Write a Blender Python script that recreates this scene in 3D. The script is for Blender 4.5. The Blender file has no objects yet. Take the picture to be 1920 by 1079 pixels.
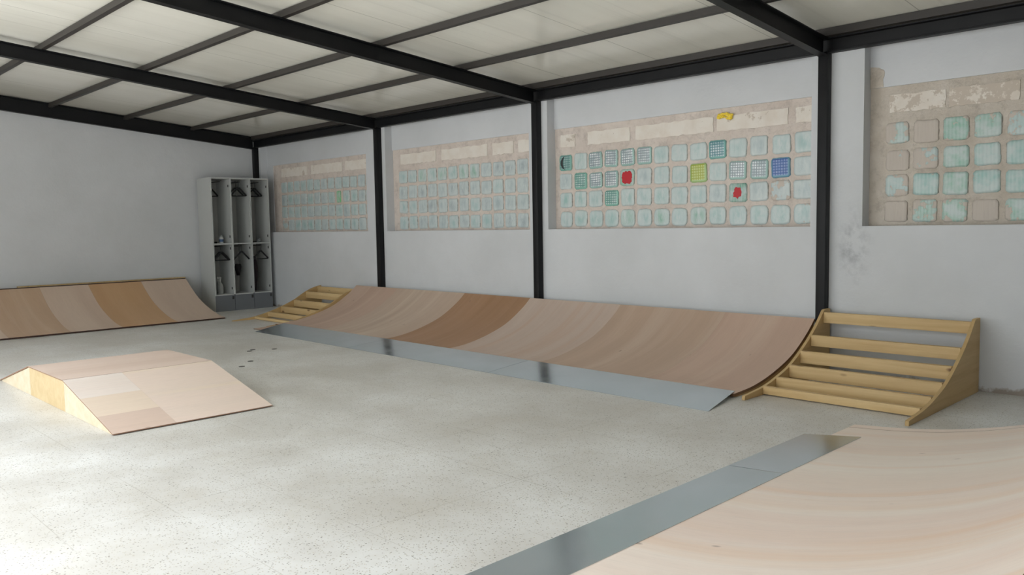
import bpy, bmesh, math, random
from mathutils import Vector, Matrix
random.seed(7)
C = bpy.context.scene.collection
SC = bpy.context.scene

# ------------------------------------------------------------------ camera
cd = bpy.data.cameras.new('camera'); cam = bpy.data.objects.new('camera', cd); C.objects.link(cam)
Rv = Vector((0.70115, 0.712809, -0.01707)); Uv = Vector((-0.043279, 0.066444, 0.996851)); Bv = Vector((0.711699, -0.698204, 0.077437))
m = Matrix.Identity(4)
for i in range(3):
    m[i][0] = Rv[i]; m[i][1] = Uv[i]; m[i][2] = Bv[i]
m.translation = (10.931, -5.6463, 1.1)
cam.matrix_world = m
cd.sensor_width = 36; cd.lens = 28.605; cd.clip_start = 0.02; cd.clip_end = 200
SC.camera = cam
# ------------------------------------------------------------------ sky and exposure
wd = bpy.data.worlds.new('world'); SC.world = wd; wd.use_nodes = True
# overcast sky: brighter towards the zenith
wn = wd.node_tree
_tc = wn.nodes.new('ShaderNodeTexCoord'); _sp = wn.nodes.new('ShaderNodeSeparateXYZ'); _cr = wn.nodes.new('ShaderNodeValToRGB')
wn.links.new(_tc.outputs['Generated'], _sp.inputs[0]); wn.links.new(_sp.outputs[2], _cr.inputs[0]); wn.links.new(_cr.outputs[0], wn.nodes['Background'].inputs[0])
_cr.color_ramp.elements[0].color = (.14, .15, .157, 1); _e = _cr.color_ramp.elements.new(.55); _e.color = (.235, .25, .257, 1); _cr.color_ramp.elements[0].color = (.12, .128, .132, 1)
_cr.color_ramp.elements[2].color = (.95, .985, 1.04, 1)
wn.nodes['Background'].inputs[1].default_value = 13.5
# daylight portal in the open side of the shed
ld = bpy.data.lights.new('daylight_portal', 'AREA'); ld.shape = 'RECTANGLE'; ld.size = 8.2; ld.size_y = 2.6
ld.cycles.is_portal = True
lo = bpy.data.objects.new('daylight_portal', ld); C.objects.link(lo)
lo.location = (6.5, -5.98, 1.3); lo.rotation_euler = (math.radians(90), 0, 0)
SC.view_settings.view_transform = 'Standard'; SC.view_settings.look = 'None'
SC.view_settings.gamma = 1; SC.view_settings.use_curve_mapping = False
SC.view_settings.exposure = 0.0

# ------------------------------------------------------------------ helpers
def lin(c):
    return tuple(((v/255)/12.92 if v/255 <= .04045 else ((v/255+.055)/1.055)**2.4) for v in c) + (1,)
def soft(c, k=.14):
    g = sum(c)/3
    return tuple(min(250, (v + (g-v)*k)*1.02) for v in c)
class NT:
    def __init__(s, name, rough=.6, spec=.5, metal=0):
        s.m = bpy.data.materials.new(name); s.m.use_nodes = True
        s.t = s.m.node_tree; s.b = s.t.nodes['Principled BSDF']
        s.b.inputs['Roughness'].default_value = rough; s.b.inputs['Metallic'].default_value = metal
        s.b.inputs['Specular IOR Level'].default_value = spec
    def n(s, typ, **k):
        x = s.t.nodes.new(typ)
        for a, v in k.items(): setattr(x, a, v)
        return x
    def L(s, a, b): s.t.links.new(a, b)
    def coord(s, scale=(1,1,1), rnd=True):
        tc = s.n('ShaderNodeTexCoord'); mp = s.n('ShaderNodeMapping'); s.L(tc.outputs['Object'], mp.inputs['Vector'])
        mp.inputs['Scale'].default_value = scale
        if rnd:
            oi = s.n('ShaderNodeObjectInfo'); mu = s.n('ShaderNodeMath', operation='MULTIPLY'); s.L(oi.outputs['Random'], mu.inputs[0]); mu.inputs[1].default_value = 37.
            s.L(mu.outputs[0], mp.inputs['Location'])
        return mp.outputs[0]
    def world(s, scale=(1,1,1), loc=(0,0,0)):
        g = s.n('ShaderNodeNewGeometry'); mp = s.n('ShaderNodeMapping'); s.L(g.outputs['Position'], mp.inputs['Vector'])
        mp.inputs['Scale'].default_value = scale; mp.inputs['Location'].default_value = loc
        return mp.outputs[0]
    def noise(s, v, scale, detail=3, rough=.5, dist=0):
        x = s.n('ShaderNodeTexNoise'); s.L(v, x.inputs['Vector']); x.inputs['Scale'].default_value = scale
        x.inputs['Detail'].default_value = detail; x.inputs['Roughness'].default_value = rough; x.inputs['Distortion'].default_value = dist
        return x.outputs['Fac']
    def ramp(s, f, *st, interp='LINEAR'):
        x = s.n('ShaderNodeValToRGB'); s.L(f, x.inputs[0]); cr = x.color_ramp; cr.interpolation = interp
        while len(cr.elements) < len(st): cr.elements.new(.5)
        for e, (p, c) in zip(cr.elements, st):
            e.position = p; e.color = c if isinstance(c, tuple) else (c, c, c, 1)
        return x.outputs[0]
    def mix(s, f, a, b, mode='MIX'):
        x = s.n('ShaderNodeMix', data_type='RGBA', blend_type=mode)
        for v, i in ((f, 0), (a, 6), (b, 7)):
            if hasattr(v, 'is_linked'): s.L(v, x.inputs[i])
            else: x.inputs[i].default_value = v
        return x.outputs[2]
    def math(s, op, a, b=0.):
        x = s.n('ShaderNodeMath', operation=op)
        for v, i in ((a, 0), (b, 1)):
            if hasattr(v, 'is_linked'): s.L(v, x.inputs[i])
            else: x.inputs[i].default_value = v
        return x.outputs[0]
    def col(s, c):
        if hasattr(c, 'is_linked'): s.L(c, s.b.inputs['Base Color'])
        else: s.b.inputs['Base Color'].default_value = c
        return s
    def bump(s, h, strength=.3, dist=.01):
        x = s.n('ShaderNodeBump'); s.L(h, x.inputs['Height']); x.inputs['Strength'].default_value = strength; x.inputs['Distance'].default_value = dist
        s.L(x.outputs[0], s.b.inputs['Normal']); return s
    def xyz(s, v):
        x = s.n('ShaderNodeSeparateXYZ'); s.L(v, x.inputs[0]); return x.outputs
    def bc(s, f, lo, hi):   # contrast around base
        return s.ramp(f, (lo, 0.), (hi, 1.))

def plain(name, c, rough=.6, metal=0, spec=.5):
    return NT(name, rough, spec, metal).col(lin(c)).m

# ---- materials
def mat_wall():
    s = NT('white_plaster', .75, .3)
    w = s.world()
    a = s.noise(w, 1.3, 4, .6); b = s.noise(w, 38, 4, .6)
    c = s.mix(s.bc(a, .3, .75), lin((219,221,224)), lin((207,209,211)))
    # grey scuff beside the post, and peeled foot of the wall
    p = s.xyz(w)
    g = s.n('ShaderNodeVectorMath', operation='DISTANCE'); mp = s.world((1.0, 1.0, .45), (0, 0, 0)); s.L(mp, g.inputs[0]); g.inputs[1].default_value = (8.56, 0, .41)
    sm = s.ramp(g.outputs['Value'], (.0, 1.), (.16, 0.))
    sm = s.math('MULTIPLY', sm, s.bc(s.noise(w, 9, 4, .7), .45, .75))
    c = s.mix(s.math('MULTIPLY', sm, .9), c, lin((140,143,148)))
    z = s.ramp(p[2], (.0, 1.), (.12, 0.)); z = s.math('MULTIPLY', z, s.noise(w, 6, 5, .7)); z = s.bc(z, .34, .44)
    c = s.mix(z, c, lin((165,155,146)))
    s.col(c).bump(s.math('ADD', b, s.math('MULTIPLY', s.noise(w, 7, 3), 2.)), .25, .006)
    return s.m
def mat_floor():
    s = NT('terrazzo', .42, .4)
    w = s.world()
    base = s.mix(s.bc(s.noise(w, 1.1, 5, .65), .38, .66), lin((203,200,194)), lin((226,226,224)))
    base = s.mix(s.math('MULTIPLY', s.bc(s.noise(w, 3.1, 4, .7), .5, .75), .4), base, lin((200,195,184)))
    v = s.n('ShaderNodeTexVoronoi'); s.L(w, v.inputs['Vector']); v.inputs['Scale'].default_value = 120
    vs = s.xyz(v.outputs['Color'])
    chip = s.math('MULTIPLY', s.ramp(v.outputs['Distance'], (.22, 1.), (.38, 0.)), s.math('GREATER_THAN', vs[0], .5))
    chipc = s.mix(vs[1], lin((128,124,114)), lin((200,192,174)))
    c = s.mix(s.math('MULTIPLY', chip, .9), base, chipc)
    v2 = s.n('ShaderNodeTexVoronoi'); s.L(w, v2.inputs['Vector']); v2.inputs['Scale'].default_value = 62
    v2s = s.xyz(v2.outputs['Color'])
    chip2 = s.math('MULTIPLY', s.ramp(v2.outputs['Distance'], (.16, 1.), (.26, 0.)), s.math('GREATER_THAN', v2s[0], .8))
    c = s.mix(s.math('MULTIPLY', chip2, .8), c, lin((118,112,102)))
    # per-tile tone and joints (0.40 m tiles)
    p = s.xyz(w); T = .40
    def joint(co, off):
        f = s.math('FRACT', s.math('DIVIDE', s.math('ADD', co, off), T)); e = s.math('ABSOLUTE', s.math('SUBTRACT', f, .5))
        return s.math('GREATER_THAN', e, .4955)
    j = s.math('MAXIMUM', joint(p[0], -8.09+8), joint(p[1], 3.22+8))
    j = s.math('MULTIPLY', j, s.ramp(s.noise(w, 2.3, 3), (.4, .03), (.7, .45)))
    c = s.mix(j, c, lin((126,116,98)))
    s.col(c)
    rr = s.ramp(s.noise(w, 2.2, 4), (.3, .34), (.7, .5)); s.L(rr, s.b.inputs['Roughness'])
    return s.m
def mat_ceiling():
    s = NT('ceiling_sheet', .20, .5)
    w = s.world((5, .35, .35)); w1 = s.world()
    c = s.mix(s.bc(s.noise(w, .8, 4, .5), .3, .75), lin((244,242,232)), lin((233,231,220)))
    p = s.xyz(w1)
    c = s.mix(s.math('MULTIPLY', s.bc(s.noise(s.world((14, .2, .2)), 1.2, 3, .6), .58, .72), .16), c, lin((170,167,156)))
    # rolled ribs of the sheets, running with the rafters
    f = s.math('FRACT', s.math('DIVIDE', p[0], 1.0)); e = s.math('ABSOLUTE', s.math('SUBTRACT', f, .5))
    j = s.math('GREATER_THAN', e, .4965)
    c = s.mix(s.math('MULTIPLY', j, .45), c, lin((120,116,104)))
    s.col(c); 
    wv = s.n('ShaderNodeTexWave', wave_type='BANDS', bands_direction='X'); s.L(w1, wv.inputs['Vector']); wv.inputs['Scale'].default_value = 3.2; wv.inputs['Distortion'].default_value = .3
    s.bump(wv.outputs['Fac'], .02, .004)
    return s.m
def mat_ply(name, c1, c2, c3=None, grain='y', big=1.0):
    """plywood face; grain runs along the given local axis"""
    s = NT(name, .48, .35)
    c1 = soft(c1); c2 = soft(c2); c3 = soft(c3) if c3 else None
    k = {'x': (.45, 7, .45), 'y': (7, .45, .45)}[grain]
    v = s.coord(k)
    bands = s.noise(v, .55*big, 3, .55, .4)
    c = s.mix(s.bc(bands, .35, .66), lin(c1), lin(c2))
    if c3: c = s.mix(s.math('MULTIPLY', s.bc(s.noise(v, .9*big, 2, .5, .6), .52, .68), .7), c, lin(c3))
    fine = s.noise(s.coord(tuple(a*4 for a in k)), 3.2, 5, .7)
    c = s.mix(s.math('MULTIPLY', s.bc(fine, .45, .8), .18), c, lin(tuple(int(a*.78) for a in c1)))
    kn = s.n('ShaderNodeTexVoronoi'); s.L(s.coord({'x': (1.6, 3.2, 2), 'y': (3.2, 1.6, 2)}[grain]), kn.inputs['Vector']); kn.inputs['Scale'].default_value = 2.1
    kf = s.ramp(kn.outputs['Distance'], (.03, 1.), (.075, 0.))
    kf = s.math('MULTIPLY', kf, s.math('GREATER_THAN', s.xyz(kn.outputs['Color'])[1], .45))
    c = s.mix(s.math('MULTIPLY', kf, .5), c, lin((112,80,58)))
    s.col(c).bump(fine, .06, .002)
    return s.m
def mat_pine(name='pine', c1=(226,190,128), c2=(206,164,100), grain='x', knots=True):
    s = NT(name, .5, .35)
    c1 = soft(c1, .22); c2 = soft(c2, .22)
    k = {'x': (.6, 12, 12), 'y': (12, .6, 12), 'z': (12, 12, .6)}[grain]
    v = s.coord(k)
    c = s.mix(s.bc(s.noise(v, 1.4, 4, .6, .5), .35, .7), lin(c1), lin(c2))
    if knots:
        kn = s.n('ShaderNodeTexVoronoi'); s.L(s.coord({'x': (1.2, 3, 3), 'y': (3, 1.2, 3), 'z': (3, 3, 1.2)}[grain]), kn.inputs['Vector']); kn.inputs['Scale'].default_value = 5.5
        kf = s.ramp(kn.outputs['Distance'], (.10, 1.), (.26, 0.))
        kf = s.math('MULTIPLY', kf, s.math('GREATER_THAN', s.xyz(kn.outputs['Color'])[0], .72))
        c = s.mix(s.math('MULTIPLY', kf, .85), c, lin((104,64,32)))
    s.col(c); return s.m
def mat_metal():
    s = NT('galvanised_sheet', .22, .5, .85)
    w = s.coord((1, 1, 1))
    c = s.mix(s.bc(s.noise(w, 2.5, 4, .6), .3, .75), lin((204,215,221)), lin((190,203,208)))
    sc = s.math('MULTIPLY', s.bc(s.noise(s.coord((1, 4, 1)), 3.5, 6, .75), .62, .72), .2)
    c = s.mix(sc, c, lin((226,232,232)))
    s.col(c); s.L(s.ramp(s.noise(w, 6, 4), (.3, .16), (.75, .22)), s.b.inputs['Roughness'])
    return s.m
def mat_mortar(name, c1, c2):
    s = NT(name, .85, .2)
    w = s.world()
    c = s.mix(s.bc(s.noise(w, 5, 5, .7), .35, .68), lin(c1), lin(c2))
    c = s.mix(s.math('MULTIPLY', s.bc(s.noise(w, 9, 6, .75), .50, .66), .6), c, lin(tuple(int(v*.86) for v in c2)))
    h = s.math('ADD', s.noise(w, 30, 5, .7), s.math('MULTIPLY', s.noise(w, 9, 4, .6), 1.6))
    s.col(c).bump(h, .6, .012); return s.m
def mat_block(kind):
    """painted-over / clean glass blocks. obj.color = tint, alpha = mortar smeared over it; on grid blocks, strength of the painted glints"""
    s = NT('glass_block_'+kind, .35, .5)
    oi = s.n('ShaderNodeObjectInfo'); v = s.coord((1, 1, 1)); tc = s.n('ShaderNodeTexCoord'); ob = tc.outputs['Object']
    p = s.xyz(ob)
    r = s.math('ADD', s.math('POWER', s.math('ABSOLUTE', p[0]), 2.), s.math('POWER', s.math('ABSOLUTE', p[2]), 2.))
    r = s.math('SQRT', r)
    white = lin((210,219,218))
    if kind == 'frosted':
        f = s.math('MULTIPLY', s.ramp(r, (.02, .75), (.085, .12)), s.ramp(s.noise(s.coord((1.8, 1, .7)), 11, 4, .7), (.36, .0), (.62, 1.)))
        c = s.mix(f, white, oi.outputs['Color'])
        st = s.noise(s.coord((26, 1, 2)), 1.5, 3, .6)
        c = s.mix(s.math('MULTIPLY', s.bc(st, .5, .8), .35), c, lin((168,184,184)))
        h = st
    elif kind == 'ribbed':
        wv = s.n('ShaderNodeTexWave', wave_type='BANDS', bands_direction='X'); s.L(ob, wv.inputs['Vector']); wv.inputs['Scale'].default_value = 14; wv.inputs['Distortion'].default_value = .6; wv.inputs['Detail'].default_value = 1
        f = s.ramp(s.noise(v, 11, 3, .65), (.38, .05), (.64, .8))
        c = s.mix(f, lin((196,208,206)), oi.outputs['Color'])
        c = s.mix(s.math('MULTIPLY', wv.outputs['Fac'], .3), c, lin((205,220,216)))
        h = wv.outputs['Fac']
    else:
        def g(co):
            fr = s.math('FRACT', s.math('MULTIPLY', s.math('ADD', co, 1.003), 48.))
            return s.math('LESS_THAN', fr, .30)
        gl = s.math('MAXIMUM', g(p[0]), g(p[2]))
        T = oi.outputs['Color']
        sp = s.math('MULTIPLY', s.ramp(s.noise(v, 13, 3, .7), (.40, .0), (.60, 1.)), oi.outputs['Alpha'])  # white glints painted into the cell colour, scattered by noise
        cell = s.mix(sp, s.mix(.25, T, lin((214,224,226))), lin((246,250,252)))
        c = s.mix(gl, cell, s.mix(.35, T, lin((58,72,76))))
        ch = s.math('MAXIMUM', s.math('ABSOLUTE', s.math('ADD', p[0], .004)), s.math('ABSOLUTE', s.math('SUBTRACT', p[2], .006)))
        c = s.mix(s.ramp(ch, (.058, 0.), (.064, 1.)), c, s.mix(.5, T, lin((150,204,186))))
        h = gl
        s.b.inputs['Roughness'].default_value = .12
    cov = s.noise(v, 11, 5, .65)
    al = oi.outputs['Alpha'] if kind != 'grid' else s.math('MULTIPLY', oi.outputs['Alpha'], 0.)
    th = s.math('SUBTRACT', 1.0, al)                     # alpha 0 -> nothing, 1 -> fully covered
    d = s.math('SUBTRACT', s.math('ADD', cov, s.math('MULTIPLY', r, 1.2)), s.math('ADD', .28, s.math('MULTIPLY', th, .62)))
    cv = s.bc(d, .0, .03)
    c = s.mix(cv, c, lin((206,196,186)))
    # brownish ring painted in for the dark, shaded cracks round the block
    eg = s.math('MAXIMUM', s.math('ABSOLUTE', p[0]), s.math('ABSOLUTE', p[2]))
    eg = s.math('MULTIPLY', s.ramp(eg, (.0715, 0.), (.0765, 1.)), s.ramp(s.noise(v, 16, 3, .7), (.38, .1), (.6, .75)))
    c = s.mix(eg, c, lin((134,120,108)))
    s.col(c)
    s.L(s.mix(cv, (s.b.inputs['Roughness'].default_value,)*3+(1,), (.85, .85, .85, 1)), s.b.inputs['Roughness'])
    s.bump(s.math('ADD', h, s.math('MULTIPLY', cv, 1.5)), .25, .004)
    return s.m
def mat_brick():
    s = NT('thin_cream_brick', .7, .3)
    w = s.coord(); c = s.mix(s.bc(s.noise(w, 8, 4, .6), .4, .7), lin((238,231,222)), lin((230,220,208)))
    oi = s.n('ShaderNodeObjectInfo')
    cv = s.math('ADD', s.noise(w, 9, 6, .7), s.math('MULTIPLY', oi.outputs['Alpha'], .3))
    c = s.mix(s.bc(cv, .68, .72), c, lin((208,196,182)))
    s.col(c).bump(s.noise(w, 20, 4), .4, .004); return s.m
def mat_steel():
    s = NT('black_steel', .5, .3); w = s.world()
    s.col(s.mix(s.bc(s.noise(w, 6, 4), .4, .7), lin((15,16,19)), lin((22,22,24)))); return s.m

M = dict(wall=mat_wall(), floor=mat_floor(), ceiling=mat_ceiling(), metal=mat_metal(), steel=mat_steel(),
    mortar=mat_mortar('pink_grey_mortar', (226,215,206), (214,201,191)), mortar_dark=mat_mortar('grey_mortar', (214,205,194), (198,187,173)),
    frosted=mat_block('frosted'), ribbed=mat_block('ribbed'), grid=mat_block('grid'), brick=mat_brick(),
    purlin=NT('brown_black_steel', .5).col(lin((54,50,47))).m,
    pine_x=mat_pine('pine_boards'), pine_rib=mat_pine('pine_side_panel', (214,176,112), (196,154,92), 'y', False),
    box_side=mat_pine('pine_plywood', (214,186,134), (204,172,116), 'y', False), box_side2=mat_pine('pale_pine_plywood', (222,204,174), (214,192,152), 'y', False),
    ply_edge=plain('plywood_edge', (128,96,70), .7), box_edge=plain('box_ply_edge', (150,116,94), .7), far_edge=plain('shaded_ply_edge', (66,44,36), .7), ply_dark=plain('pine_edge', (150,112,66), .6),  # far_edge: brown ply edge, darkened to paint the shadow line under the ramp front
    locker=NT('locker_enamel', .45).col(lin((196,198,196))).m, plinth=plain('grey_plinth_enamel', (118,121,126), .5),
    black=plain('black_plastic', (26,26,28), .45), hinge=plain('dark_hinge', (66,66,66), .5))

def link(name, me, parent=None):
    o = bpy.data.objects.new(name, me); C.objects.link(o)
    if parent: o.parent = parent
    return o
def obj(name, bm, mats, parent=None, smooth=False, loc=None):
    """bm is in the coordinates of the parent (or the world). loc moves the origin there without moving the shape"""
    me = bpy.data.meshes.new(name)
    bmesh.ops.recalc_face_normals(bm, faces=bm.faces[:])
    if loc: bmesh.ops.translate(bm, verts=bm.verts[:], vec=-Vector(loc))
    bm.to_mesh(me); bm.free()
    for mm in (mats if isinstance(mats, (list, tuple)) else [mats]): me.materials.append(M[mm] if isinstance(mm, str) else mm)
    if smooth:
        for p in me.polygons: p.use_smooth = True
    me.set_sharp_from_angle(angle=math.radians(35))
    o = link(name, me, parent)
    if loc: o.location = loc
    return o
def tag(o, label=None, cat=None, group=None, kind=None):
    if label: o['label'] = label
    if cat: o['category'] = cat
    if group: o['group'] = group
    if kind: o['kind'] = kind
    return o
def thing(name, label, cat, loc=(0, 0, 0), rz=0, group=None):
    o = bpy.data.objects.new(name, None); C.objects.link(o); o.location = loc; o.rotation_euler = (0, 0, rz)
    o.empty_display_size = .1
    return tag(o, label, cat, group)
def box(bm, x0, x1, y0, y1, z0, z1, mi=0, bev=0):
    vs = [bm.verts.new((x, y, z)) for x in (x0, x1) for y in (y0, y1) for z in (z0, z1)]
    fs = []
    for q in ((0,1,3,2), (4,6,7,5), (0,4,5,1), (2,3,7,6), (0,2,6,4), (1,5,7,3)):
        f = bm.faces.new([vs[i] for i in q]); f.material_index = mi; fs.append(f)
    if bev:
        es = list({e for f in fs for e in f.edges})
        bmesh.ops.bevel(bm, geom=es, offset=bev, segments=2, affect='EDGES', profile=.5)
    return bm
def bx(*a, **k): return box(bmesh.new(), *a, **k)
def prism(bm, poly, f, t0, t1, mi=0):
    """extrude a 2D polygon; f(a, b, t) -> 3D"""
    A = [bm.verts.new(f(a, b, t0)) for a, b in poly]; B = [bm.verts.new(f(a, b, t1)) for a, b in poly]
    n = len(poly)
    for fc in ([A[i] for i in range(n)], [B[i] for i in reversed(range(n))]):
        x = bm.faces.new(fc); x.material_index = mi
    for i in range(n):
        x = bm.faces.new((A[i], B[i], B[(i+1) % n], A[(i+1) % n])); x.material_index = mi
    return bm
def tube(bm, pts, r, n=8, closed=False, ry=None, mi=0):
    pts = [Vector(p) for p in pts]; rings = []
    for i, p in enumerate(pts):
        a = pts[i-1] if (i or closed) else p; b = pts[(i+1) % len(pts)] if (i < len(pts)-1 or closed) else p
        d = (b-a).normalized(); u = d.cross(Vector((1, 0, 0)));
        if u.length < .3: u = d.cross(Vector((0, 0, 1)))
        u.normalize(); w = d.cross(u).normalized()
        rings.append([bm.verts.new(p + u*math.cos(2*math.pi*k/n)*r + w*math.sin(2*math.pi*k/n)*(ry or r)) for k in range(n)])
    for i in range(len(rings) - (0 if closed else 1)):
        A, B = rings[i], rings[(i+1) % len(rings)]
        for k in range(n):
            f = bm.faces.new((A[k], A[(k+1) % n], B[(k+1) % n], B[k])); f.material_index = mi
    if not closed:
        bm.faces.new(rings[0]); bm.faces.new(rings[-1][::-1])
    return bm
def lathe(bm, prof, c=(0, 0, 0), n=20, mi=0):
    rings = [[bm.verts.new((c[0]+r*math.cos(2*math.pi*k/n), c[1]+r*math.sin(2*math.pi*k/n), c[2]+z)) for k in range(n)] for r, z in prof]
    for A, B in zip(rings, rings[1:]):
        for k in range(n): bm.faces.new((A[k], A[(k+1) % n], B[(k+1) % n], B[k])).material_index = mi
    bm.faces.new(rings[0][::-1]); bm.faces.new(rings[-1])
    return bm
def smooth_curve(P, step=.02):
    """Catmull-Rom through (d, z) points"""
    out = []
    for i in range(len(P)-1):
        p0 = P[max(i-1, 0)]; p1 = P[i]; p2 = P[i+1]; p3 = P[min(i+2, len(P)-1)]
        n = max(2, int(abs(p2[0]-p1[0])/step))
        for k in range(n):
            t = k/n
            out.append(tuple(.5*(2*b + (c-a)*t + (2*a-5*b+4*c-d)*t*t + (3*b-a-3*c+d)*t**3) for a, b, c, d in zip(p0, p1, p2, p3)))
    out.append(P[-1]); return out
def zat(cv, d):
    s = sorted(cv)
    if d <= s[0][0]: return s[0][1]
    for a, b in zip(s, s[1:]):
        if a[0] <= d <= b[0]: return a[1] + (b[1]-a[1])*(d-a[0])/max(1e-9, b[0]-a[0])
    return s[-1][1]
def sheet(cv, f, t0, t1, th, lift=0.):
    """solid curved board of thickness th whose top follows the curve; slot 1 = cut edges"""
    bm = bmesh.new(); n = len(cv); nt = max(1, int(abs(t1-t0)/.3)); G = []
    for lay in (0, 1):
        rows = []
        for j, (d, z) in enumerate(cv):
            a = cv[max(j-1, 0)]; b = cv[min(j+1, n-1)]; nx, nz = -(b[1]-a[1]), (b[0]-a[0]); l = math.hypot(nx, nz) or 1
            if nz < 0: nx, nz = -nx, -nz
            dd = d - lay*th*nx/l; zz = z + lift - lay*th*nz/l
            rows.append([bm.verts.new(f(dd, max(zz, .0008), t0+(t1-t0)*k/nt)) for k in range(nt+1)])
        G.append(rows)
    for lay in (0, 1):
        for j in range(n-1):
            for k in range(nt):
                q = [G[lay][j][k], G[lay][j][k+1], G[lay][j+1][k+1], G[lay][j+1][k]]
                bm.faces.new(q).smooth = True
    for j in range(n-1):
        for k in (0, nt):
            bm.faces.new((G[0][j][k], G[0][j+1][k], G[1][j+1][k], G[1][j][k])).material_index = 1
    for k in range(nt):
        for j in (0, n-1):
            bm.faces.new((G[0][j][k], G[0][j][k+1], G[1][j][k+1], G[1][j][k])).material_index = 1
    return bm
def rib(cv, f, t0, t1, drop=.0, mi=0):
    poly = [(d, max(z-drop, .006)) for d, z in cv]
    d0, d1 = cv[0][0], cv[-1][0]
    poly = [(d1, 0.001), (d0, 0.001)] + poly
    return prism(bmesh.new(), poly, f, t0, t1, mi)

# ------------------------------------------------------------------ room shell
SL = .093
W0, W1 = -.3, 13.2            # extent in x
YO = -5.95                     # open side
o = obj('floor', bx(W0, W1, -6.2, .3, -.2, 0), 'floor'); tag(o, 'speckled pale terrazzo tile floor of the whole room', 'floor', kind='structure')
def zc(y): return 2.395 - SL*y
bm = bmesh.new()
prism(bm, [(.3, zc(.3)), (-6.2, zc(-6.2)), (-6.2, zc(-6.2)+.06), (.3, zc(.3)+.06)], lambda a, b, t: (t, a, b), W0, W1)
o = obj('ceiling', bm, 'ceiling'); tag(o, 'sloping off-white sheet ceiling above the black beams', 'ceiling', kind='structure')
ZT = 2.34
bm = bx(-.3, W1, 0, .3, 0, 1.047)
WIN = [(.12, 2.72), (3.11, 5.44), (5.68, 8.25), (8.62, 10.95)]
px = -.3
for a, b in WIN + [(W1, W1)]:
    box(bm, px, a, 0, .3, 1.047, 2.36); px = b
for a, b in WIN: box(bm, a, b, .1, .3, 1.985, 2.36)
box(bm, .12, .27, .1, .3, 1.047, 1.985)
o = obj('wall_right', bm, 'wall'); tag(o, 'long white plastered wall with recessed glass block bays', 'wall', kind='structure')
bm = bmesh.new(); prism(bm, [(-6.2, 0), (0, 0), (0, zc(0)), (-6.2, zc(-6.2))], lambda a, b, t: (t, a, b), -.3, 0)
o = obj('wall_back', bm, 'wall'); tag(o, 'plain white plastered end wall behind the lockers', 'wall', kind='structure')
bm = bmesh.new(); prism(bm, [(-6.2, 0), (0, 0), (0, zc(0)), (-6.2, zc(-6.2))], lambda a, b, t: (t, a, b), W1, W1+.3)
o = obj('wall_front', bm, 'wall'); tag(o, 'white end wall behind the camera', 'wall', kind='structure')
bm = bx(0, 2.4, -6.2, -5.98, 0, zc(-5.98)); box(bm, 10.6, W1, -6.2, -5.98, 0, zc(-5.98)); box(bm, 2.4, 10.6, -6.2, -5.98, 2.6, zc(-5.98))
o = obj('wall_left', bm, 'wall'); tag(o, 'white wall with the wide open doorway to the yard', 'wall', kind='structure')
o = obj('ground', bx(-20, 32, -30, -6.2, -.22, -.02), plain('yard_concrete', (198,194,186), .9)); tag(o, 'pale concrete yard outside the open side', 'ground', kind='structure')

# ------------------------------------------------------------------ glass block windows
def block_mesh(name, w, h, cr, seed, mat):
    rnd = random.Random(seed); bm = bmesh.new(); ring = []
    N = 28
    for k in range(N):
        a = 2*math.pi*k/N; c, s = math.cos(a), math.sin(a)
        e = cr
        q = (abs(c)**e + abs(s)**e) ** (-1/e)
        j = 1 - rnd.random()*.05
        ring.append((c*q*w/2*j, s*q*h/2*j))
    def rr(sc, y): return [bm.verts.new((x*sc, y, z*sc)) for x, z in ring]
    R = [rr(1, .02), rr(1, -.003), rr(.965, -.008), rr(.80, -.0095), rr(.35, -.0095)]
    for A, B in zip(R, R[1:]):
        for k in range(N): bm.faces.new((A[k], A[(k+1) % N], B[(k+1) % N], B[k])).smooth = True
    bm.faces.new(R[-1]); bm.faces.new(R[0][::-1])
    me = bpy.data.meshes.new(name); bmesh.ops.recalc_face_normals(bm, faces=bm.faces[:]); bm.to_mesh(me); bm.free(); me.materials.append(M[mat]); return me
BM = {}
def get_block(kind, v):
    if (kind, v) not in BM:
        cr = [12, 16, 9, 22, 10][v % 5]
        if kind == 'round': me = block_mesh('glass_block', .160, .156, 4.2, 50+v, 'frosted')
        else: me = block_mesh('glass_block', .156+.004*(v % 3), .150+.003*(v % 2), cr, 20+v, kind)
        BM[(kind, v)] = me
    return BM[(kind, v)]
TEAL = lin((142,190,184)); TEAL2 = lin((158,194,192)); GREY = lin((166,184,188)); GREEN = lin((124,182,158)); CLEAR = lin((176,200,200)); DTEAL = lin((120,170,164))
ROWZ = [1.667, 1.488, 1.317, 1.140]
def blob(seed, rx, rz, y, n=30, jit=.28, tail=None):
    rnd = random.Random(seed); bm = bmesh.new(); pts = []
    for k in range(n):
        a = 2*math.pi*k/n; q = (abs(math.cos(a))**5 + abs(math.sin(a))**5)**(-.2)
        j = 1 - rnd.random()*jit
        pts.append((math.cos(a)*rx*q*j, math.sin(a)*rz*q*j))
    prism(bm, pts, lambda a, b, t: (a, t, b), y, y+.003)
    return bm
RED = plain('red_paint', (196,34,44), .5)
FY = .112
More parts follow.
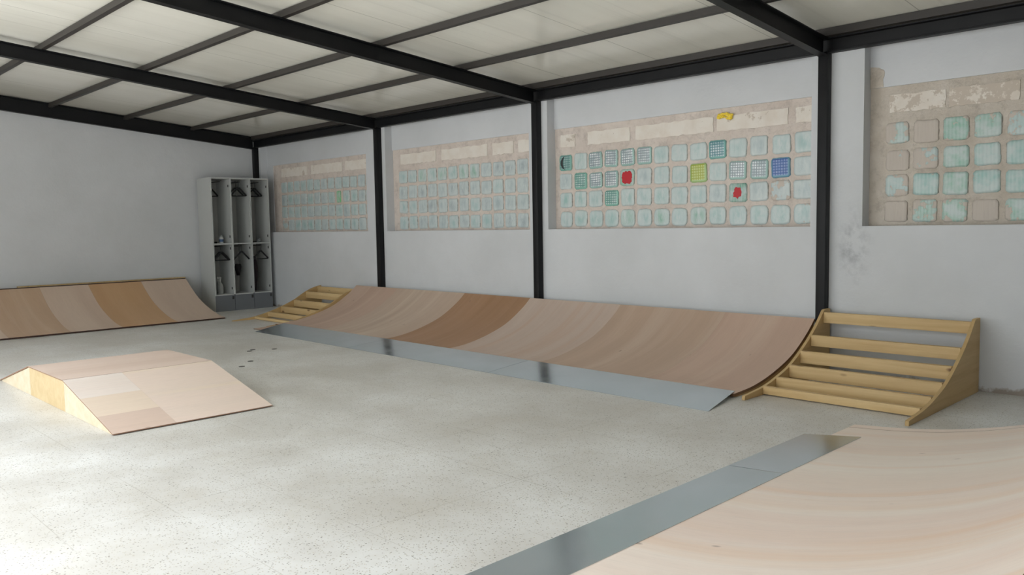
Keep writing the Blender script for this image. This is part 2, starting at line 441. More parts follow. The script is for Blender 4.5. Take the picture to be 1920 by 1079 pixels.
def window(n, x0, x1, cols, pitch, start, dark, bricks, special, kindf, label):
    w = obj('window_%d' % n, bx(x0, x1, FY, .3, 1.047, 1.985), 'mortar_dark' if dark else 'mortar', loc=((x0+x1)/2, FY, 1.047))
    tag(w, label, 'window', kind='structure')
    rnd = random.Random(n*31)
    for r in range(4):
        for c in range(cols):
            sp = special.get((r, c), {})
            kind, tint, cov = kindf(r, c, rnd)
            kind = sp.get('kind', kind); tint = sp.get('tint', tint); cov = sp.get('cov', cov)
            if kind is None: continue
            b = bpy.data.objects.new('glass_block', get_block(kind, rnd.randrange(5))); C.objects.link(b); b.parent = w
            b.location = (start+pitch*c + rnd.uniform(-.003, .003) - (x0+x1)/2, 0, ROWZ[r] - 1.047 + rnd.uniform(-.004, .004))
            b.rotation_euler = (0, rnd.uniform(-.03, .03), 0); b.scale = (rnd.uniform(.95, 1.03), 1, rnd.uniform(.94, 1.03))
            b.color = tint[:3] + (cov,)  # alpha: mortar cover, but painted glint strength on grid blocks
            if 'label' in sp: b['label'] = sp['label']
            if 'scale' in sp: b.scale = sp['scale']
            if 'red' in sp:
                p = obj('paint_patch', (blob(3, .062, .058, -.0125, jit=.2) if sp['red'] == 3 else blob(11, .040, .050, -.0125, n=20, jit=.36)), RED, b); p['label'] = 'red paint patch'
            if 'crescent' in sp:
                pts = [(.058*math.cos(a), .06*math.sin(a)) for a in [math.pi*.55+math.pi*.95*k/14 for k in range(15)]] + [(-.0+.025*math.cos(a)-.005, .055*math.sin(a)) for a in [math.pi*1.45-math.pi*.9*k/14 for k in range(15)]]
                bmc = bmesh.new(); prism(bmc, pts, lambda a, b2, t: (a, t, b2), -.0115, -.0095)
                p = obj('dark_hole', bmc, plain('dark_hole', (44,52,52), .5), b); p['label'] = 'dark crescent hole'
    for (a, b2, cov) in bricks:
        q = obj('ceramic_brick', brick_bm(a, b2, n), 'brick', w)
        q.location = ((a+b2)/2 - (x0+x1)/2, 0, 1.868-1.047); q.color = (1, 1, 1, cov)
    return w
def brick_bm(a, b, seed):
    rnd = random.Random(int(a*1000)+seed); L2 = (b-a)/2; H2 = .06; pts = []
    nx = max(4, int((b-a)/.04))
    for k in range(nx): pts.append((-L2+2*L2*k/nx, -H2+rnd.uniform(-.004, .006)))
    for k in range(4): pts.append((L2+rnd.uniform(-.006, .003), -H2+2*H2*k/4))
    for k in range(nx): pts.append((L2-2*L2*k/nx, H2+rnd.uniform(-.008, .003)))
    for k in range(4): pts.append((-L2+rnd.uniform(-.003, .006), H2-2*H2*k/4))
    return prism(bmesh.new(), pts, lambda p, q, t: (p, t, q), -.006, .02)
def k1(r, c, rnd):
    return 'frosted', rnd.choice([TEAL2, TEAL, GREY, TEAL2]), rnd.choice([0, .05, .1, .15]) + (.5 if (r, c) == (3, 0) else 0)
def k2(r, c, rnd):
    if r == 0 and c < 8: return 'frosted', rnd.choice([TEAL, GREEN, TEAL2]), rnd.choice([.1, .15, .25])
    return 'frosted', rnd.choice([GREY, TEAL2, lin((150,165,172)), GREY]), rnd.choice([0, .02, .08])
def k3(r, c, rnd):
    if r == 3: return 'round', rnd.choice([TEAL, TEAL2, GREEN]), rnd.choice([.0, .05, .12])
    return 'frosted', rnd.choice([TEAL2, GREY, TEAL2, TEAL]), rnd.choice([0, .05, .1, .16])
W4C = [[.6, 1, .34, .45, .55, .3, .6, .4, .3, .5, .4, .3], [.8, .62, .3, .22, .18, .2, .3, .1, .3, .2, .5, .2], [.55, .2, .12, .3, .15, .2, .1, .1, .3, .1, .1, .4], [1, .5, .48, 1, .45, .5, .9, .3, .2, .5, 1, .4]]
def k4(r, c, rnd):
    g = {(0, 2): GREEN, (0, 3): GREEN, (1, 2): GREEN, (2, 2): GREEN, (3, 1): GREEN, (3, 2): lin((100,176,138)), (3, 4): GREEN}.get((r, c), rnd.choice([TEAL, lin((150,192,176)), TEAL2]))
    return 'ribbed', g, W4C[r][c]
gridl = 'clear glass block showing its grid pattern'
S3 = {(0, 0): dict(kind='grid', tint=DTEAL, cov=.15, crescent=1, label='greenish glass block with a dark crescent hole'), (0, 1): dict(tint=TEAL, cov=.3)}
for rc in ((0, 2), (0, 3), (0, 4), (0, 5), (1, 2), (1, 3), (1, 11), (1, 10)): S3[rc] = dict(kind='grid', tint=lin((176,190,196)), cov=1, label=gridl)  # on grid blocks cov sets the painted glints
for rc in ((1, 1), (2, 3)): S3[rc] = dict(kind='grid', tint=lin((130,184,172)), cov=.5, label=gridl)
S3[(0, 9)] = dict(kind='grid', tint=lin((92,156,166)), cov=.6, label='clear blue-green glass block showing its grid pattern')
S3[(1, 4)] = dict(kind='ribbed', tint=lin((128,190,160)), cov=0, red=3, label='greenish glass block under a red paint patch')
S3[(2, 10)] = dict(kind='ribbed', tint=lin((84,160,134)), cov=.0, red=11, label='green glass block with a ragged red paint patch')
S3[(1, 8)] = dict(kind='grid', tint=lin((196,206,40)), cov=.05, label='yellow-green glass block')
S3[(1, 12)] = dict(kind='grid', tint=lin((36,96,186)), cov=.12, label='blue glass block')
S3[(2, 12)] = dict(cov=.5); S3[(2, 13)] = dict(cov=.35); S3[(3, 13)] = dict(cov=.3)
S1 = {(1, 8): dict(kind='ribbed', tint=lin((60,200,86)), scale=(.6, 1, 1), cov=0, label='narrow bright green glass block')}
window(1, .27, 2.72, 13, .1722, .562, False, [(.50, 1.2, .3), (1.29, 2.04, .15), (2.1, 2.70, .2)], S1, k1, 'glass block window in the bay next to the corner lockers')
window(2, 3.11, 5.44, 13, .1767, 3.30, False, [(3.26, 3.905, .05), (4.0, 4.74, .1), (4.815, 5.12, .2), (5.19, 5.42, .1)], {}, k2, 'glass block window in the second bay, without any coloured blocks')
window(3, 5.68, 8.25, 14, .1793, 5.815, False, [(5.75, 5.93, .45), (6.08, 6.56, .1), (6.62, 7.385, .1), (7.42, 8.02, .15), (8.08, 8.23, .5)], S3, k3, 'glass block window with red, blue and yellow-green blocks')
window(4, 8.62, 10.95, 12, .182, 8.805, True, [(8.75, 9.10, .55), (9.12, 9.52, .8), (9.6, 10.2, .7), (10.3, 10.8, .6)], {}, k4, 'glass block window half covered in rough mortar, at the right edge')
# mortar smear climbing above the last window
st = obj('mortar_patch', prism(bmesh.new(), [(0, 0), (.045, .001), (.088, .004), (.086, .03), (.083, .055), (.092, .075), (.095, .10), (.088, .118), (.07, .124), (.058, .136), (.03, .142), (.0, .146)], lambda a, b, t: (a, t, b), 0, .003), 'mortar_dark'); st.location = (8.6215, .097, 1.984)
tag(st, 'rough mortar patch above the top left corner of the last window', 'mortar patch', kind='structure')
# yellow lump in the brick row
bm = bmesh.new(); rnd = random.Random(4)
for k in range(26):
    cx, cz = rnd.uniform(-.058, .058), rnd.uniform(-.015, .015)
    r = rnd.uniform(.005, .014); g = bmesh.ops.create_icosphere(bm, subdivisions=2, radius=r)
    for v in g['verts']: v.co = Vector((v.co.x*1.5 + cx + rnd.uniform(-.006, .006), v.co.y*.8 + rnd.uniform(-.002, .002), v.co.z + cz - .012*(cx > .02) + rnd.uniform(-.003, .003)))
o = obj('foam_clump', bm, plain('yellow_foam', (246,216,70), .4), None, True); o.location = (7.50, .09, 1.925)
tag(o, 'small bright yellow clump stuck to the cream bricks above the coloured blocks', 'clump')

# ------------------------------------------------------------------ steel frame
def ibeam(bm, f, t0, t1, h, w=.065, tf=.008, tw=.006):
    a, b = w/2, tw/2
    poly = [(-a, 0), (a, 0), (a, tf), (b, tf+.004), (b, h-tf-.004), (a, h-tf), (a, h), (-a, h), (-a, h-tf), (-b, h-tf-.004), (-b, tf+.004), (-a, tf)]
    return prism(bm, poly, f, t0, t1)
PX = [.036, 3.014, 5.575, 8.36, 11.05]
names = ['against the white end wall', 'second from the end wall, meeting the post between the first two bays', 'third from the end wall, meeting the post left of the coloured blocks', 'at the upper right, meeting the post beside the slatted frame', 'above the camera, out at the right']
for x, nm in zip(PX, names):
    f = lambda a, b, t, x=x: (x+a, t, 2.22 - SL*t + b)
    o = obj('roof_beam', ibeam(bmesh.new(), f, -.0705, YO+.02, .122 if x > 1 else .165), 'steel', loc=(x, -.062, 2.226))
    tag(o, 'black steel roof beam ' + nm, 'beam', 'black steel roof beams')
pn = ['in the corner above the wall beam', 'first out from the glass block wall', 'second out from the glass block wall', 'third out from the glass block wall', 'fourth out from the glass block wall', 'fifth out from the glass block wall', 'near the open side', 'at the open side']
for i in range(1, 8):
    y = -.08 - .855*i if i else -.075
    z0 = 2.345 - SL*(y-.02)
    o = obj('roof_purlin', bx(.002, W1-.01, y-.022, y+.022, z0-.004, z0+.042), 'purlin', loc=(0, y, z0)); tag(o, 'thin dark roof purlin on top of the beams, %s' % pn[i], 'purlin', 'thin dark roof purlins')
o = obj('wall_purlin', bx(.075, W1-.01, -.11, -.055, 2.352, 2.402), 'purlin', loc=(0, -.08, 2.35)); tag(o, 'dark steel angle along the top of the wall beam under the ceiling edge', 'purlin')
bm = bmesh.new(); prism(bm, [(-.06, 2.247), (-.002, 2.247), (-.002, 2.35), (-.06, 2.35), (-.06, 2.342), (-.035, 2.336), (-.035, 2.262), (-.06, 2.256)], lambda a, b, t: (t, a, b), .002, W1-.01)
o = obj('wall_beam', bm, 'steel', loc=(0, -.03, 2.247)); tag(o, 'black steel beam running along the top of the glass block wall', 'beam')
pl = ['in the corner behind the grey lockers', 'between the first and second glass block bays', 'between the second bay and the bay with coloured blocks', 'at the right, between the coloured bay and the rough mortar bay', 'beyond the right edge of the photo']
for x, nm in zip(PX, pl):
    o = obj('steel_post', bx(x-.034, x+.034, -.070, -.002, .001, 2.2465, bev=.004), 'steel', loc=(x, -.036, 0))
    tag(o, 'black square steel post ' + nm, 'post', 'black steel wall posts')

# ------------------------------------------------------------------ quarter pipe along the glass block wall
def fy(d, z, t): return (t, -d, z)      # ramps against wall_right
def fx(d, z, t): return (d, t, z)       # ramp against wall_back
ply = {
 'rose':   mat_ply('rosy_plywood', (208,176,154), (198,164,142), (212,184,162)),
 'pale':   mat_ply('pale_plywood', (206,180,158), (196,168,146), (218,198,176)),
 'brown':  mat_ply('brown_plywood', (178,134,98), (168,124,86), (184,142,110)),
 'light':  mat_ply('light_plywood', (206,184,168), (196,170,152), (200,164,138)),
 'tan':    mat_ply('tan_plywood', (198,168,144), (188,158,134), (206,180,158)),
 'far_tan': mat_ply('far_tan_plywood', (206,172,140), (198,162,130), (210,180,152), 'x'),
 'far_pale': mat_ply('far_pale_plywood', (216,190,168), (208,180,158), None, 'x'),
 'far_brown': mat_ply('far_brown_plywood', (212,168,122), (204,158,112), None, 'x'),
 'near':   mat_ply('near_plywood', (248,232,220), (242,218,204), (242,208,182), 'x', .8),
 'near2':  mat_ply('near_plywood_two', (248,234,222), (242,222,208), (244,214,192), 'x', .8),
 'box_a':  mat_ply('box_pink_plywood', (228,204,190), (220,194,178), None),
 'box_b':  mat_ply('box_white_plywood', (234,222,214), (228,212,202), None),
 'box_c':  mat_ply('box_beige_plywood', (232,212,192), (226,204,184), None),
 'box_d':  mat_ply('box_brown_plywood', (222,196,180), (214,188,172), None),
 'box_e':  mat_ply('box_large_plywood', (232,210,196), (228,208,194), (232,212,190)),
}
Q = smooth_curve([(1.175, .026), (.932, .042), (.685, .090), (.423, .175), (.201, .302), (.085, .394)])
QT = 'long curved plywood ramp with a galvanised front strip, standing along the glass block wall'
ramp = thing('skate_ramp', QT, 'ramp', (5.4, -.6, 0))
def under(o, root):
    o.location = Vector(o.location) - Vector(root.location)
    o.parent = root; return o
xs = [2.56, 3.40, 4.56, 5.51, 6.60, 7.62, 8.33]
for a, b, k in zip(xs, xs[1:], ['rose', 'pale', 'brown', 'light', 'tan', 'rose']):
    o = obj('plywood_sheet', sheet(Q, fy, a+.0002, b-.0002, .018), [ply[k], M['ply_edge']], None, loc=((a+b)/2, -.6, 0)); under(o, ramp)
    if k == 'brown': o['label'] = 'darker brown plywood sheet'
# left tip of plywood beside the metal
o = obj('plywood_strip', sheet([(1.46, .006), (1.18, .019)], fy, 2.60, 2.80, .006), [ply['rose'], M['ply_edge']], None, loc=(2.7, -1.3, 0)); under(o, ramp)
for a, b in ((2.575, 2.610), (8.288, 8.322)):
    o = obj('ramp_rib', rib([(d, z) for d, z in Q if d < 1.15], fy, a, b, .0205), 'pine_rib', None, loc=(a, -.6, 0)); under(o, ramp)
o = obj('back_board', bx(2.62, 8.28, -.118, -.080, .04, .365), 'pine_x', None, loc=(5.4, -.1, .2)); under(o, ramp)
def strip(poly, z0, z1, h):
    """thin metal sheet: poly of four (x, y, zfrac)"""
    bm = bmesh.new(); A = [bm.verts.new((x, y, z0+(z1-z0)*q + h)) for x, y, q in poly]; B = [bm.verts.new((x, y, z0+(z1-z0)*q)) for x, y, q in poly]
    bm.faces.new(A); bm.faces.new(B[::-1])
    for i in range(4): bm.faces.new((A[i], A[(i+1) % 4], B[(i+1) % 4], B[i]))
    return bm
for poly in ([(2.83, -1.56, 0), (4.62, -1.575, 0), (4.62, -1.12, 1), (2.63, -1.11, 1)], [(4.623, -1.575, 0), (6.52, -1.588, 0), (6.50, -1.135, 1), (4.623, -1.12, 1)], [(6.524, -1.588, 0), (8.41, -1.600, 0), (8.31, -1.135, 1), (6.504, -1.135, 1)]):
    o = obj('metal_strip', strip(poly, .001, .0325, .0022), 'metal', None, loc=(poly[0][0], -1.4, 0)); under(o, ramp)
    o['label'] = 'galvanised sheet metal strip'

# ------------------------------------------------------------------ bare slatted frames at its ends
def bare_frame(name, label, x0, x1, cv, slats, th):
    r = thing(name, label, 'ramp frame', (x0, -.6, 0))
    for a, b in ((x0, x0+th), (x1-th, x1)):
        o = obj('side_panel', rib(cv, fy, a, b), 'pine_rib', None, loc=(a, -.6, 0)); under(o, r)
    for d, z, h in slats:
        # board on edge, tilted to follow the curve
        s0 = zat(cv, d-.04); s1 = zat(cv, d+.04); ang = math.atan2(s0-s1, .08)*.35
        bm = bx(x0+th+.001, x1-th-.001, -.019, .019, -h, 0, bev=.002)
        bmesh.ops.rotate(bm, verts=bm.verts[:], cent=(0, 0, 0), matrix=Matrix.Rotation(-ang*0, 3, 'X'))
        bmesh.ops.translate(bm, verts=bm.verts[:], vec=(0, -d+.019, z))
        o = obj('slat', bm, 'pine_x', None, loc=(x0, -d, z)); under(o, r)
    return r
CR = [(1.205, .006), (1.203, .026)] + smooth_curve([(1.195, .029), (.97, .049), (.80, .084), (.61, .142), (.41, .246), (.255, .350), (.125, .464)]) + [(.10, .468), (.03, .468)]
bare_frame('ramp_frame', 'unfinished slatted pine ramp frame at the right, beside the black post', 8.398, 9.375, CR,
    [(.137, .450, .074), (.325, .309, .074), (.483, .218, .080), (.638, .143, .080), (.815, .088, .066), (.985, .055, .048)], .020)
CL = smooth_curve([(1.27, .010), (1.10, .022), (.982, .034), (.809, .072), (.627, .126), (.445, .198), (.30, .278), (.20, .322), (.10, .350), (.05, .356)])
bare_frame('ramp_frame', 'low unfinished slatted pine ramp frame at the left, near the grey lockers', 1.68, 2.555, CL,
    [(.11, .345, .078), (.28, .290, .078), (.455, .196, .078), (.635, .128, .072), (.815, .076, .056), (.99, .034, .030)], .022)

# ------------------------------------------------------------------ quarter pipe against the end wall
B = smooth_curve([(1.345, .019), (1.10, .056), (.819, .136), (.578, .235), (.384, .352), (.235, .455)])
t = thing('skate_ramp', 'curved plywood ramp against the plain end wall, left of the lockers', 'ramp', (.7, -3, 0))
ys = [-5.4, -4.7, -4.1, -3.52, -2.93, -2.40, -1.775, -1.195]
for a, b, k in zip(ys, ys[1:], ['far_pale', 'far_tan', 'far_pale', 'far_tan', 'far_pale', 'far_brown', 'far_pale']):
    o = obj('plywood_sheet', sheet(B, fx, a+.0002, b-.0002, .016), [ply[k], M['far_edge']], None, loc=(.7, (a+b)/2, 0)); under(o, t)
for a in (-1.235, -3.1, -5.38):
    o = obj('ramp_rib', rib([(d, z) for d, z in B if d < 1.25], fx, a, a+.03, .019), 'box_side', None, loc=(.7, a, 0)); under(o, t)
o = obj('back_board', bx(.05, .088, -3.12, -1.14, .02, .472), 'pine_x', None, loc=(.05, -3, .2)); under(o, t)
o = obj('back_board', bx(.05, .088, -5.38, -3.13, .02, .440), 'pine_x', None, loc=(.05, -4.2, .2)); under(o, t)
o = obj('coping_lip', bx(.17, .228, -5.39, -1.2, .440, .4625), 'far_edge', None, loc=(.2, -3, .44)); under(o, t)
o = obj('front_batten', bx(1.27, 1.325, -5.39, -1.2, .0005, .0025), 'ply_edge', None, loc=(1.33, -3, 0)); under(o, t)

# ------------------------------------------------------------------ near quarter pipe at the right
N = smooth_curve([(9.165, .010), (9.434, .034), (9.679, .072), (9.95, .140), (10.19, .228), (10.39, .335), (10.55, .445)])
t = thing('skate_ramp', 'curved plywood ramp in the right foreground with a dull metal front strip', 'ramp', (9.8, -3.2, 0))
for a, b, k in ((-5.3, -4.02, 'near2'), (-4.02, -2.72, 'near'), (-2.72, -1.462, 'near2'), (-1.4575, -1.385, 'near')):
    o = obj('plywood_sheet', sheet(N, fx, a+.0002, b-.0002, .009), [ply[k], M['ply_edge']], None, loc=(9.8, (a+b)/2, 0)); under(o, t)
for a in (-1.43, -2.74, -4.05, -5.29):
    o = obj('ramp_rib', rib([(d, z) for d, z in N if d > 9.3], fx, a, a+.03, .0105), 'pine_rib', None, loc=(9.8, a, 0)); under(o, t)
o = obj('back_board', bx(10.50, 10.53, -5.25, -1.45, .02, .38), 'pine_x', None, loc=(10.5, -3, .2)); under(o, t)
def strip2(y0, y1, e0=None, e1=None):
    a0 = y0 if e0 is None else e0; a1 = y1 if e1 is None else e1
    return strip([(9.045, y0, 0), (9.315, a0, 1), (9.315, a1, 1), (9.045, y1, 0)], .001, .0225, .0022)
for y0, y1, e0, e1 in ((-5.25, -4.47, None, None), (-4.467, -2.455, None, -2.47), (-2.45, -1.715, -2.462, -1.665)):
    o = obj('metal_strip', strip2(y0, y1, e0, e1), 'metal', None, loc=(9.1, y0, 0)); under(o, t); o['label'] = 'dull galvanised metal strip'

# ------------------------------------------------------------------ fun box
t = thing('fun_box', 'low flat-topped plywood fun box with sloping ends, alone on the floor at the left', 'ramp', (5.1, -3.7, 0))
fz = lambda a, b, tt: (a, tt, b)
for a, b, mm, poly in ((0, 0, 'box_side2', [(3.97, .001), (4.75, .001), (4.75, .192), (3.98, .008)]), (0, 0, 'box_side', [(4.752, .001), (5.50, .001), (5.50, .192), (4.752, .192)]), (0, 0, 'box_side2', [(5.502, .001), (6.31, .001), (6.30, .008), (5.502, .192)])):
    o = obj('side_panel', prism(bmesh.new(), poly, fz, -4.168, -4.150), mm, None, loc=(poly[0][0], -4.16, 0)); under(o, t)
o = obj('side_panel', prism(bmesh.new(), [(3.97, .001), (6.31, .001), (5.50, .192), (4.75, .192)], fz, -3.262, -3.246), 'box_side', None, loc=(5, -3.25, 0)); under(o, t)
def slab(poly3, th, nrm):
    bm = bmesh.new(); nv = Vector(nrm).normalized()*th
    A = [bm.verts.new(Vector(p)+nv) for p in poly3]; Bv = [bm.verts.new(p) for p in poly3]
    bm.faces.new(A); x = bm.faces.new(Bv[::-1]); x.material_index = 1
    n = len(poly3)
    for i in range(n): bm.faces.new((A[i], A[(i+1) % n], Bv[(i+1) % n], Bv[i])).material_index = 1
    return bm
def slope(x): return .193 - .186*(x-5.5)/.835
ny0, ny1 = -4.175, -3.238; g = .0001
def sl(x0, x1, y0, y1): return [(x0+g, y0+g, slope(x0)), (x1-g, y0+g, slope(x1)), (x1-g, y1-g, slope(x1)), (x0+g, y1-g, slope(x0))]
nn = (.186, 0, .835)
for p, mm in ((sl(5.502, 5.82, ny0, -3.83), 'box_b'), (sl(5.82, 6.10, ny0, -3.83), 'box_c'), (sl(6.10, 6.345, ny0, -3.83), 'box_d'), (sl(5.502, 6.345, -3.83, ny1), 'box_e')):
    o = obj('plywood_sheet', slab(p, .006, nn), [ply[mm], M['box_edge']], None, loc=(5.9, p[0][1]+.2, .1)); under(o, t)
o = obj('plywood_sheet', slab([(4.745, ny0, .193), (5.5, ny0, .193), (5.5, ny1, .193), (4.745, ny1, .193)], .006, (0, 0, 1)), [ply['box_a'], M['box_edge']], None, loc=(5.1, -3.7, .19)); under(o, t)
o = obj('plywood_sheet', slab([(3.95, ny0, .001), (4.744, ny0, .193), (4.744, ny1, .193), (3.95, ny1, .001)], .006, (-.192, 0, .794)), [ply['box_a'], M['box_edge']], None, loc=(4.3, -3.7, .1)); under(o, t)

# ------------------------------------------------------------------ locker unit
LX, LY0, LY1, LZ = .45, -.905, -.072, 1.79
t = thing('locker', 'pale grey locker unit with three doorless columns on a dark grey base, in the corner', 'locker', (.24, -.49, 0))
def lp(name, *a, mat='locker', bev=0): 
    o = obj(name, bx(*a, bev=bev), mat, None, loc=(a[0], a[2], a[4])); return under(o, t)
cols = [LY0, LY0+.277, LY0+.555, LY1]
lp('side_panel', .04, LX, LY0, LY0+.018, .0, LZ); lp('side_panel', .04, LX, LY1-.016, LY1, .0, LZ)
lp('back_panel', .04, .052, LY0+.018, LY1-.016, .0, LZ)
lp('top_panel', .04, LX, LY0+.0182, LY1-.0162, LZ-.018, LZ)
lp('partition', .052, LX, cols[1]-.012, cols[1]+.012, .22, LZ-.018)
lp('partition', .052, LX, cols[2]-.012, cols[2]-.002, .22, LZ-.018); lp('partition', .052, LX, cols[2]+.002, cols[2]+.012, .22, LZ-.018)
for i in range(3):
    a, b = cols[i]+.0185, cols[i+1]-.0165
    if i: a = cols[i]+.0125
    if i < 2: b = cols[i+1]-.0125
    lp('shelf', .053, LX-.002, a, b, .895, .911); lp('shelf', .053, LX-.002, a, b, .212, .226)
    pb = lp('base_panel', LX-.03, LX+.003, cols[i]+.003, cols[i+1]-.003, .0, .2115, mat='plinth')
    hb = obj('hinge', bx(0, .006, -.012, .012, -.02, .02), 'hinge', pb); hb.location = (.033, cols[i+1]-cols[i]-.03, .175)
    for z in (1.68, 1.0, .84, .30):
        h = lp('hinge', LX-.05, LX-.028, b-.006, b, z-.016, z+.016, mat='hinge', bev=.002)
    for z in (1.735, .868):
        h = obj('hanging_rail', tube(bmesh.new(), [(.055, (a+b)/2, z), (LX-.02, (a+b)/2, z)], .007, 10), 'hinge', None, True, loc=(.05, (a+b)/2, z)); under(h, t)
lp('maker_plate', LX-.03, LX-.024, cols[0]+.03, cols[0]+.17, LZ-.045, LZ-.028, mat='hinge')
# hangers
def hanger_mesh(bar):
    bm = bmesh.new()
    hook = [(0, .0, .0)] + [(0, .018*math.sin(a), .030+.018-.018*math.cos(a)-.0) for a in [math.pi*k/8 for k in range(0, 11)]]
    hook = [(0, 0, -.095)] + [(0, -.0105*math.cos(a)*1.0+.0, -.0035+.0105*math.sin(a)-.004) for a in [math.pi*(-.28)+math.pi*1.25*k/12 for k in range(12, -1, -1)]]
    tube(bm, hook, .0022, 6)
    W = .110; H = .105; Z0 = -.092
    arms = [(0, -W, Z0-H), (0, -W*.9, Z0-H*.86), (0, -W*.5, Z0-H*.42), (0, -.012, Z0), (0, .012, Z0), (0, W*.5, Z0-H*.42), (0, W*.9, Z0-H*.86), (0, W, Z0-H)]
    tube(bm, arms, .0115, 8, ry=.010)
    if bar: tube(bm, [(0, -W*.96, Z0-H), (0, 0, Z0-.002-H), (0, W*.96, Z0-H)], .0075, 8, ry=.007)
    me = bpy.data.meshes.new('hanger'); bmesh.ops.recalc_face_normals(bm, faces=bm.faces[:]); bm.to_mesh(me); bm.free(); me.materials.append(M['black']); return me
HB, HO = hanger_mesh(True), hanger_mesh(False)
ymid = [(cols[0]+.0185+cols[1]-.0125)/2, (cols[1]+.0125+cols[2]-.0125)/2, (cols[2]+.0125+cols[3]-.0165)/2]
for me, x, c, z, rz, dy, lb in ((HB, .13, 0, 1.735, .1, 0, 'mostly hidden black clothes hanger in the top left locker compartment'),
    (HB, .40, 1, 1.735, .04, .012, 'front black clothes hanger of the two in the top middle locker compartment'), (HB, .31, 1, 1.735, -.05, 0, 'rear black clothes hanger of the two in the top middle locker compartment'),
    (HB, .31, 2, 1.735, .05, 0, 'front black clothes hanger in the top right locker compartment'), (HB, .22, 2, 1.735, -.06, 0, 'rear black clothes hanger in the top right locker compartment'),
    (HB, .40, 0, .868, .05, .012, 'front black clothes hanger of the two in the bottom left locker compartment'), (HB, .35, 0, .868, -.04, .01, 'rear black clothes hanger of the two in the bottom left locker compartment'),
    (HO, .41, 1, .868, .04, .01, 'black clothes hanger without a lower bar in the bottom middle locker compartment'), (HB, .42, 2, .868, .04, .012, 'single black clothes hanger in the bottom right locker compartment')):
    h = bpy.data.objects.new('clothes_hanger', me); C.objects.link(h); h.location = (x, ymid[c]+dy*0, z+.0145); h.rotation_euler = (0, 0, rz)
    tag(h, lb, 'hanger', 'black hangers in the lockers')
# bottles and oddments
b = thing('plastic_bottle', 'small white bottle with blue label on the middle shelf of the left locker column', 'bottle', (.30, -.715, .9112))
obj('bottle_body', lathe(bmesh.new(), [(.026, 0), (.028, .004), (.028, .075), (.024, .088), (.012, .094)]), plain('white_plastic', (214,216,214), .4), b, True)
obj('cap', lathe(bmesh.new(), [(.013, .094), (.013, .112)]), plain('grey_cap', (150,156,152), .4), b)
o = obj('paper_label', lathe(bmesh.new(), [(.0285, .02), (.0285, .055)]), plain('blue_label', (74,104,150), .5), b, True); o['label'] = 'blue label'
b = thing('spray_bottle', 'translucent white spray bottle on the floor of the bottom left locker compartment', 'bottle', (.27, -.745, .2262))
obj('bottle_body', lathe(bmesh.new(), [(.038, 0), (.042, .006), (.042, .09), (.034, .125), (.015, .15), (.014, .165)]), plain('milky_plastic', (176,178,174), .35), b, True)
o = obj('spray_head', tube(bmesh.new(), [(0, 0, .160), (0, 0, .190), (0, .004, .21)], .013, 10), plain('white_spray_head', (206,206,202), .4), b); 
obj('nozzle', bx(-.010, .010, -.045, .016, .205, .228, bev=.003), 'locker', b)
obj('trigger', tube(bmesh.new(), [(0, -.025, .205), (0, -.036, .18), (0, -.030, .160)], .005, 8), 'locker', b)
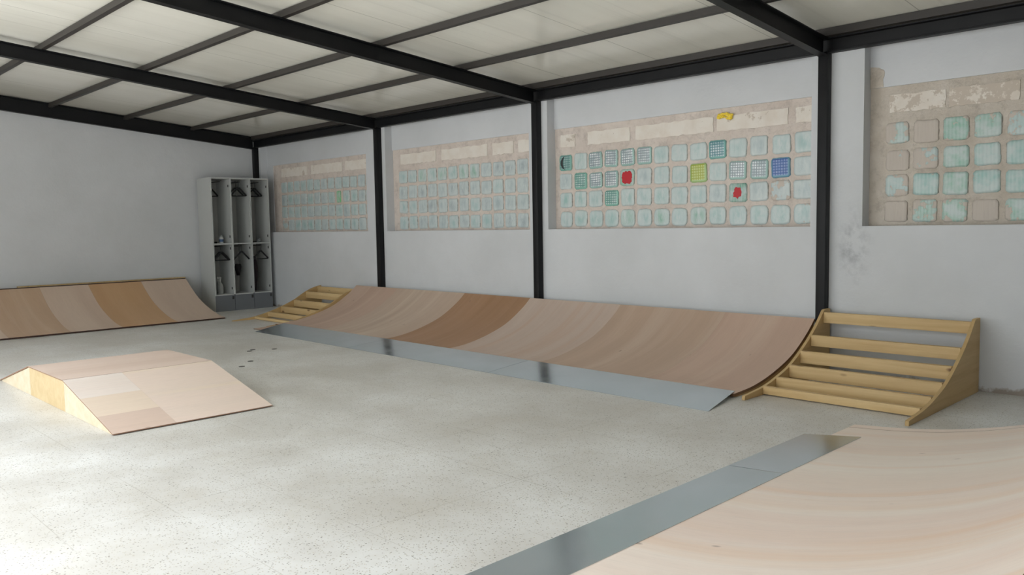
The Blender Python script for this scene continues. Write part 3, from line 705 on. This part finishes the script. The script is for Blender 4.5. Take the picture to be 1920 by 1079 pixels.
def cloth(name, label, cat, loc, w, h, d, c, seed, lumps=4, taper=.0):
    rnd = random.Random(seed); bm = bmesh.new(); n, mrows = 28, 14; rings = []
    for j in range(mrows+1):
        v = j/mrows; row = []
        for k in range(n):
            a = 2*math.pi*k/n; f = 1 + .22*math.sin(lumps*a+seed+v*1.5) + .08*math.sin(9*a+v*5)
            ww = w/2*(.5+.5*math.sin(math.pi*min(1, .18+v*.9)))*(1-taper*v)
            row.append(bm.verts.new((d/2*math.sin(a)*f*(.5+.5*min(1, v*3)), ww*math.cos(a)*(.8+.2*f), -h*v)))
        rings.append(row)
    for A, Bb in zip(rings, rings[1:]):
        for k in range(n): bm.faces.new((A[k], A[(k+1) % n], Bb[(k+1) % n], Bb[k]))
    bm.faces.new(rings[0]); bm.faces.new(rings[-1][::-1])
    o = obj(name, bm, plain(name+'_cloth', c, .9), None, True); o.location = loc; return tag(o, label, cat)
cloth('work_glove', 'dark gloves hanging in a bunch inside the bottom middle locker compartment', 'gloves', (.25, -.47, .62), .10, .16, .07, (38,36,38), 2, 3, .3)
cloth('jacket', 'dark reddish garment hanging along the left of the bottom right locker compartment', 'jacket', (.30, -.272, .72), .11, .48, .11, (46,34,38), 5, 4)
cloth('apron', 'dark brown cloth hanging at the left of the bottom middle locker compartment', 'cloth', (.22, -.57, .70), .06, .46, .09, (52,40,36), 8, 4)
bm = bmesh.new(); g = bmesh.ops.create_icosphere(bm, subdivisions=3, radius=.035); rnd = random.Random(9)
for v in g['verts']: v.co = v.co*(1+rnd.uniform(-.22, .12)); v.co.z = max(v.co.z*.8, -.026)
o = obj('plastic_bag', bm, plain('crumpled_film', (150,154,156), .3), None, False); o.location = (.28, -.16, .9375); tag(o, 'crumpled pale plastic bag on the middle shelf of the right locker column', 'bag')
o = obj('dark_box', bx(-.06, .06, -.045, .045, 0, .022, bev=.003), 'black', None); o.location = (.18, -.79, .9112); tag(o, 'flat dark box on the middle shelf of the left locker column', 'box')
o = obj('folded_cloth', bx(-.09, .09, -.085, .085, 0, .016, bev=.006), plain('dark_felt', (58,56,56), .9), None); o.location = (.30, -.19, .9112)
o.location = (.17, -.21, .9112); tag(o, 'flat dark folded cloth on the middle shelf of the right locker column', 'cloth')

# ------------------------------------------------------------------ dark plugs in the floor
for (x, y), lb in zip(((4.08, -2.25), (4.14, -2.04), (4.61, -2.51), (4.80, -2.68), (4.02, -2.19)), ('beyond the fun box, middle of the five', 'the one nearest the long ramp', 'second nearest the fun box', 'the one nearest the fun box', 'the farthest, half merged with its neighbour')):
    o = obj('floor_plug', lathe(bmesh.new(), [(.024, 0), (.024, .002), (.018, .003)], n=16), plain('dark_plug', (92,90,86), .5), None); o.location = (x, y, .0002)
    tag(o, 'small dark round floor plug, ' + lb, 'floor plug', 'dark plugs in the floor')
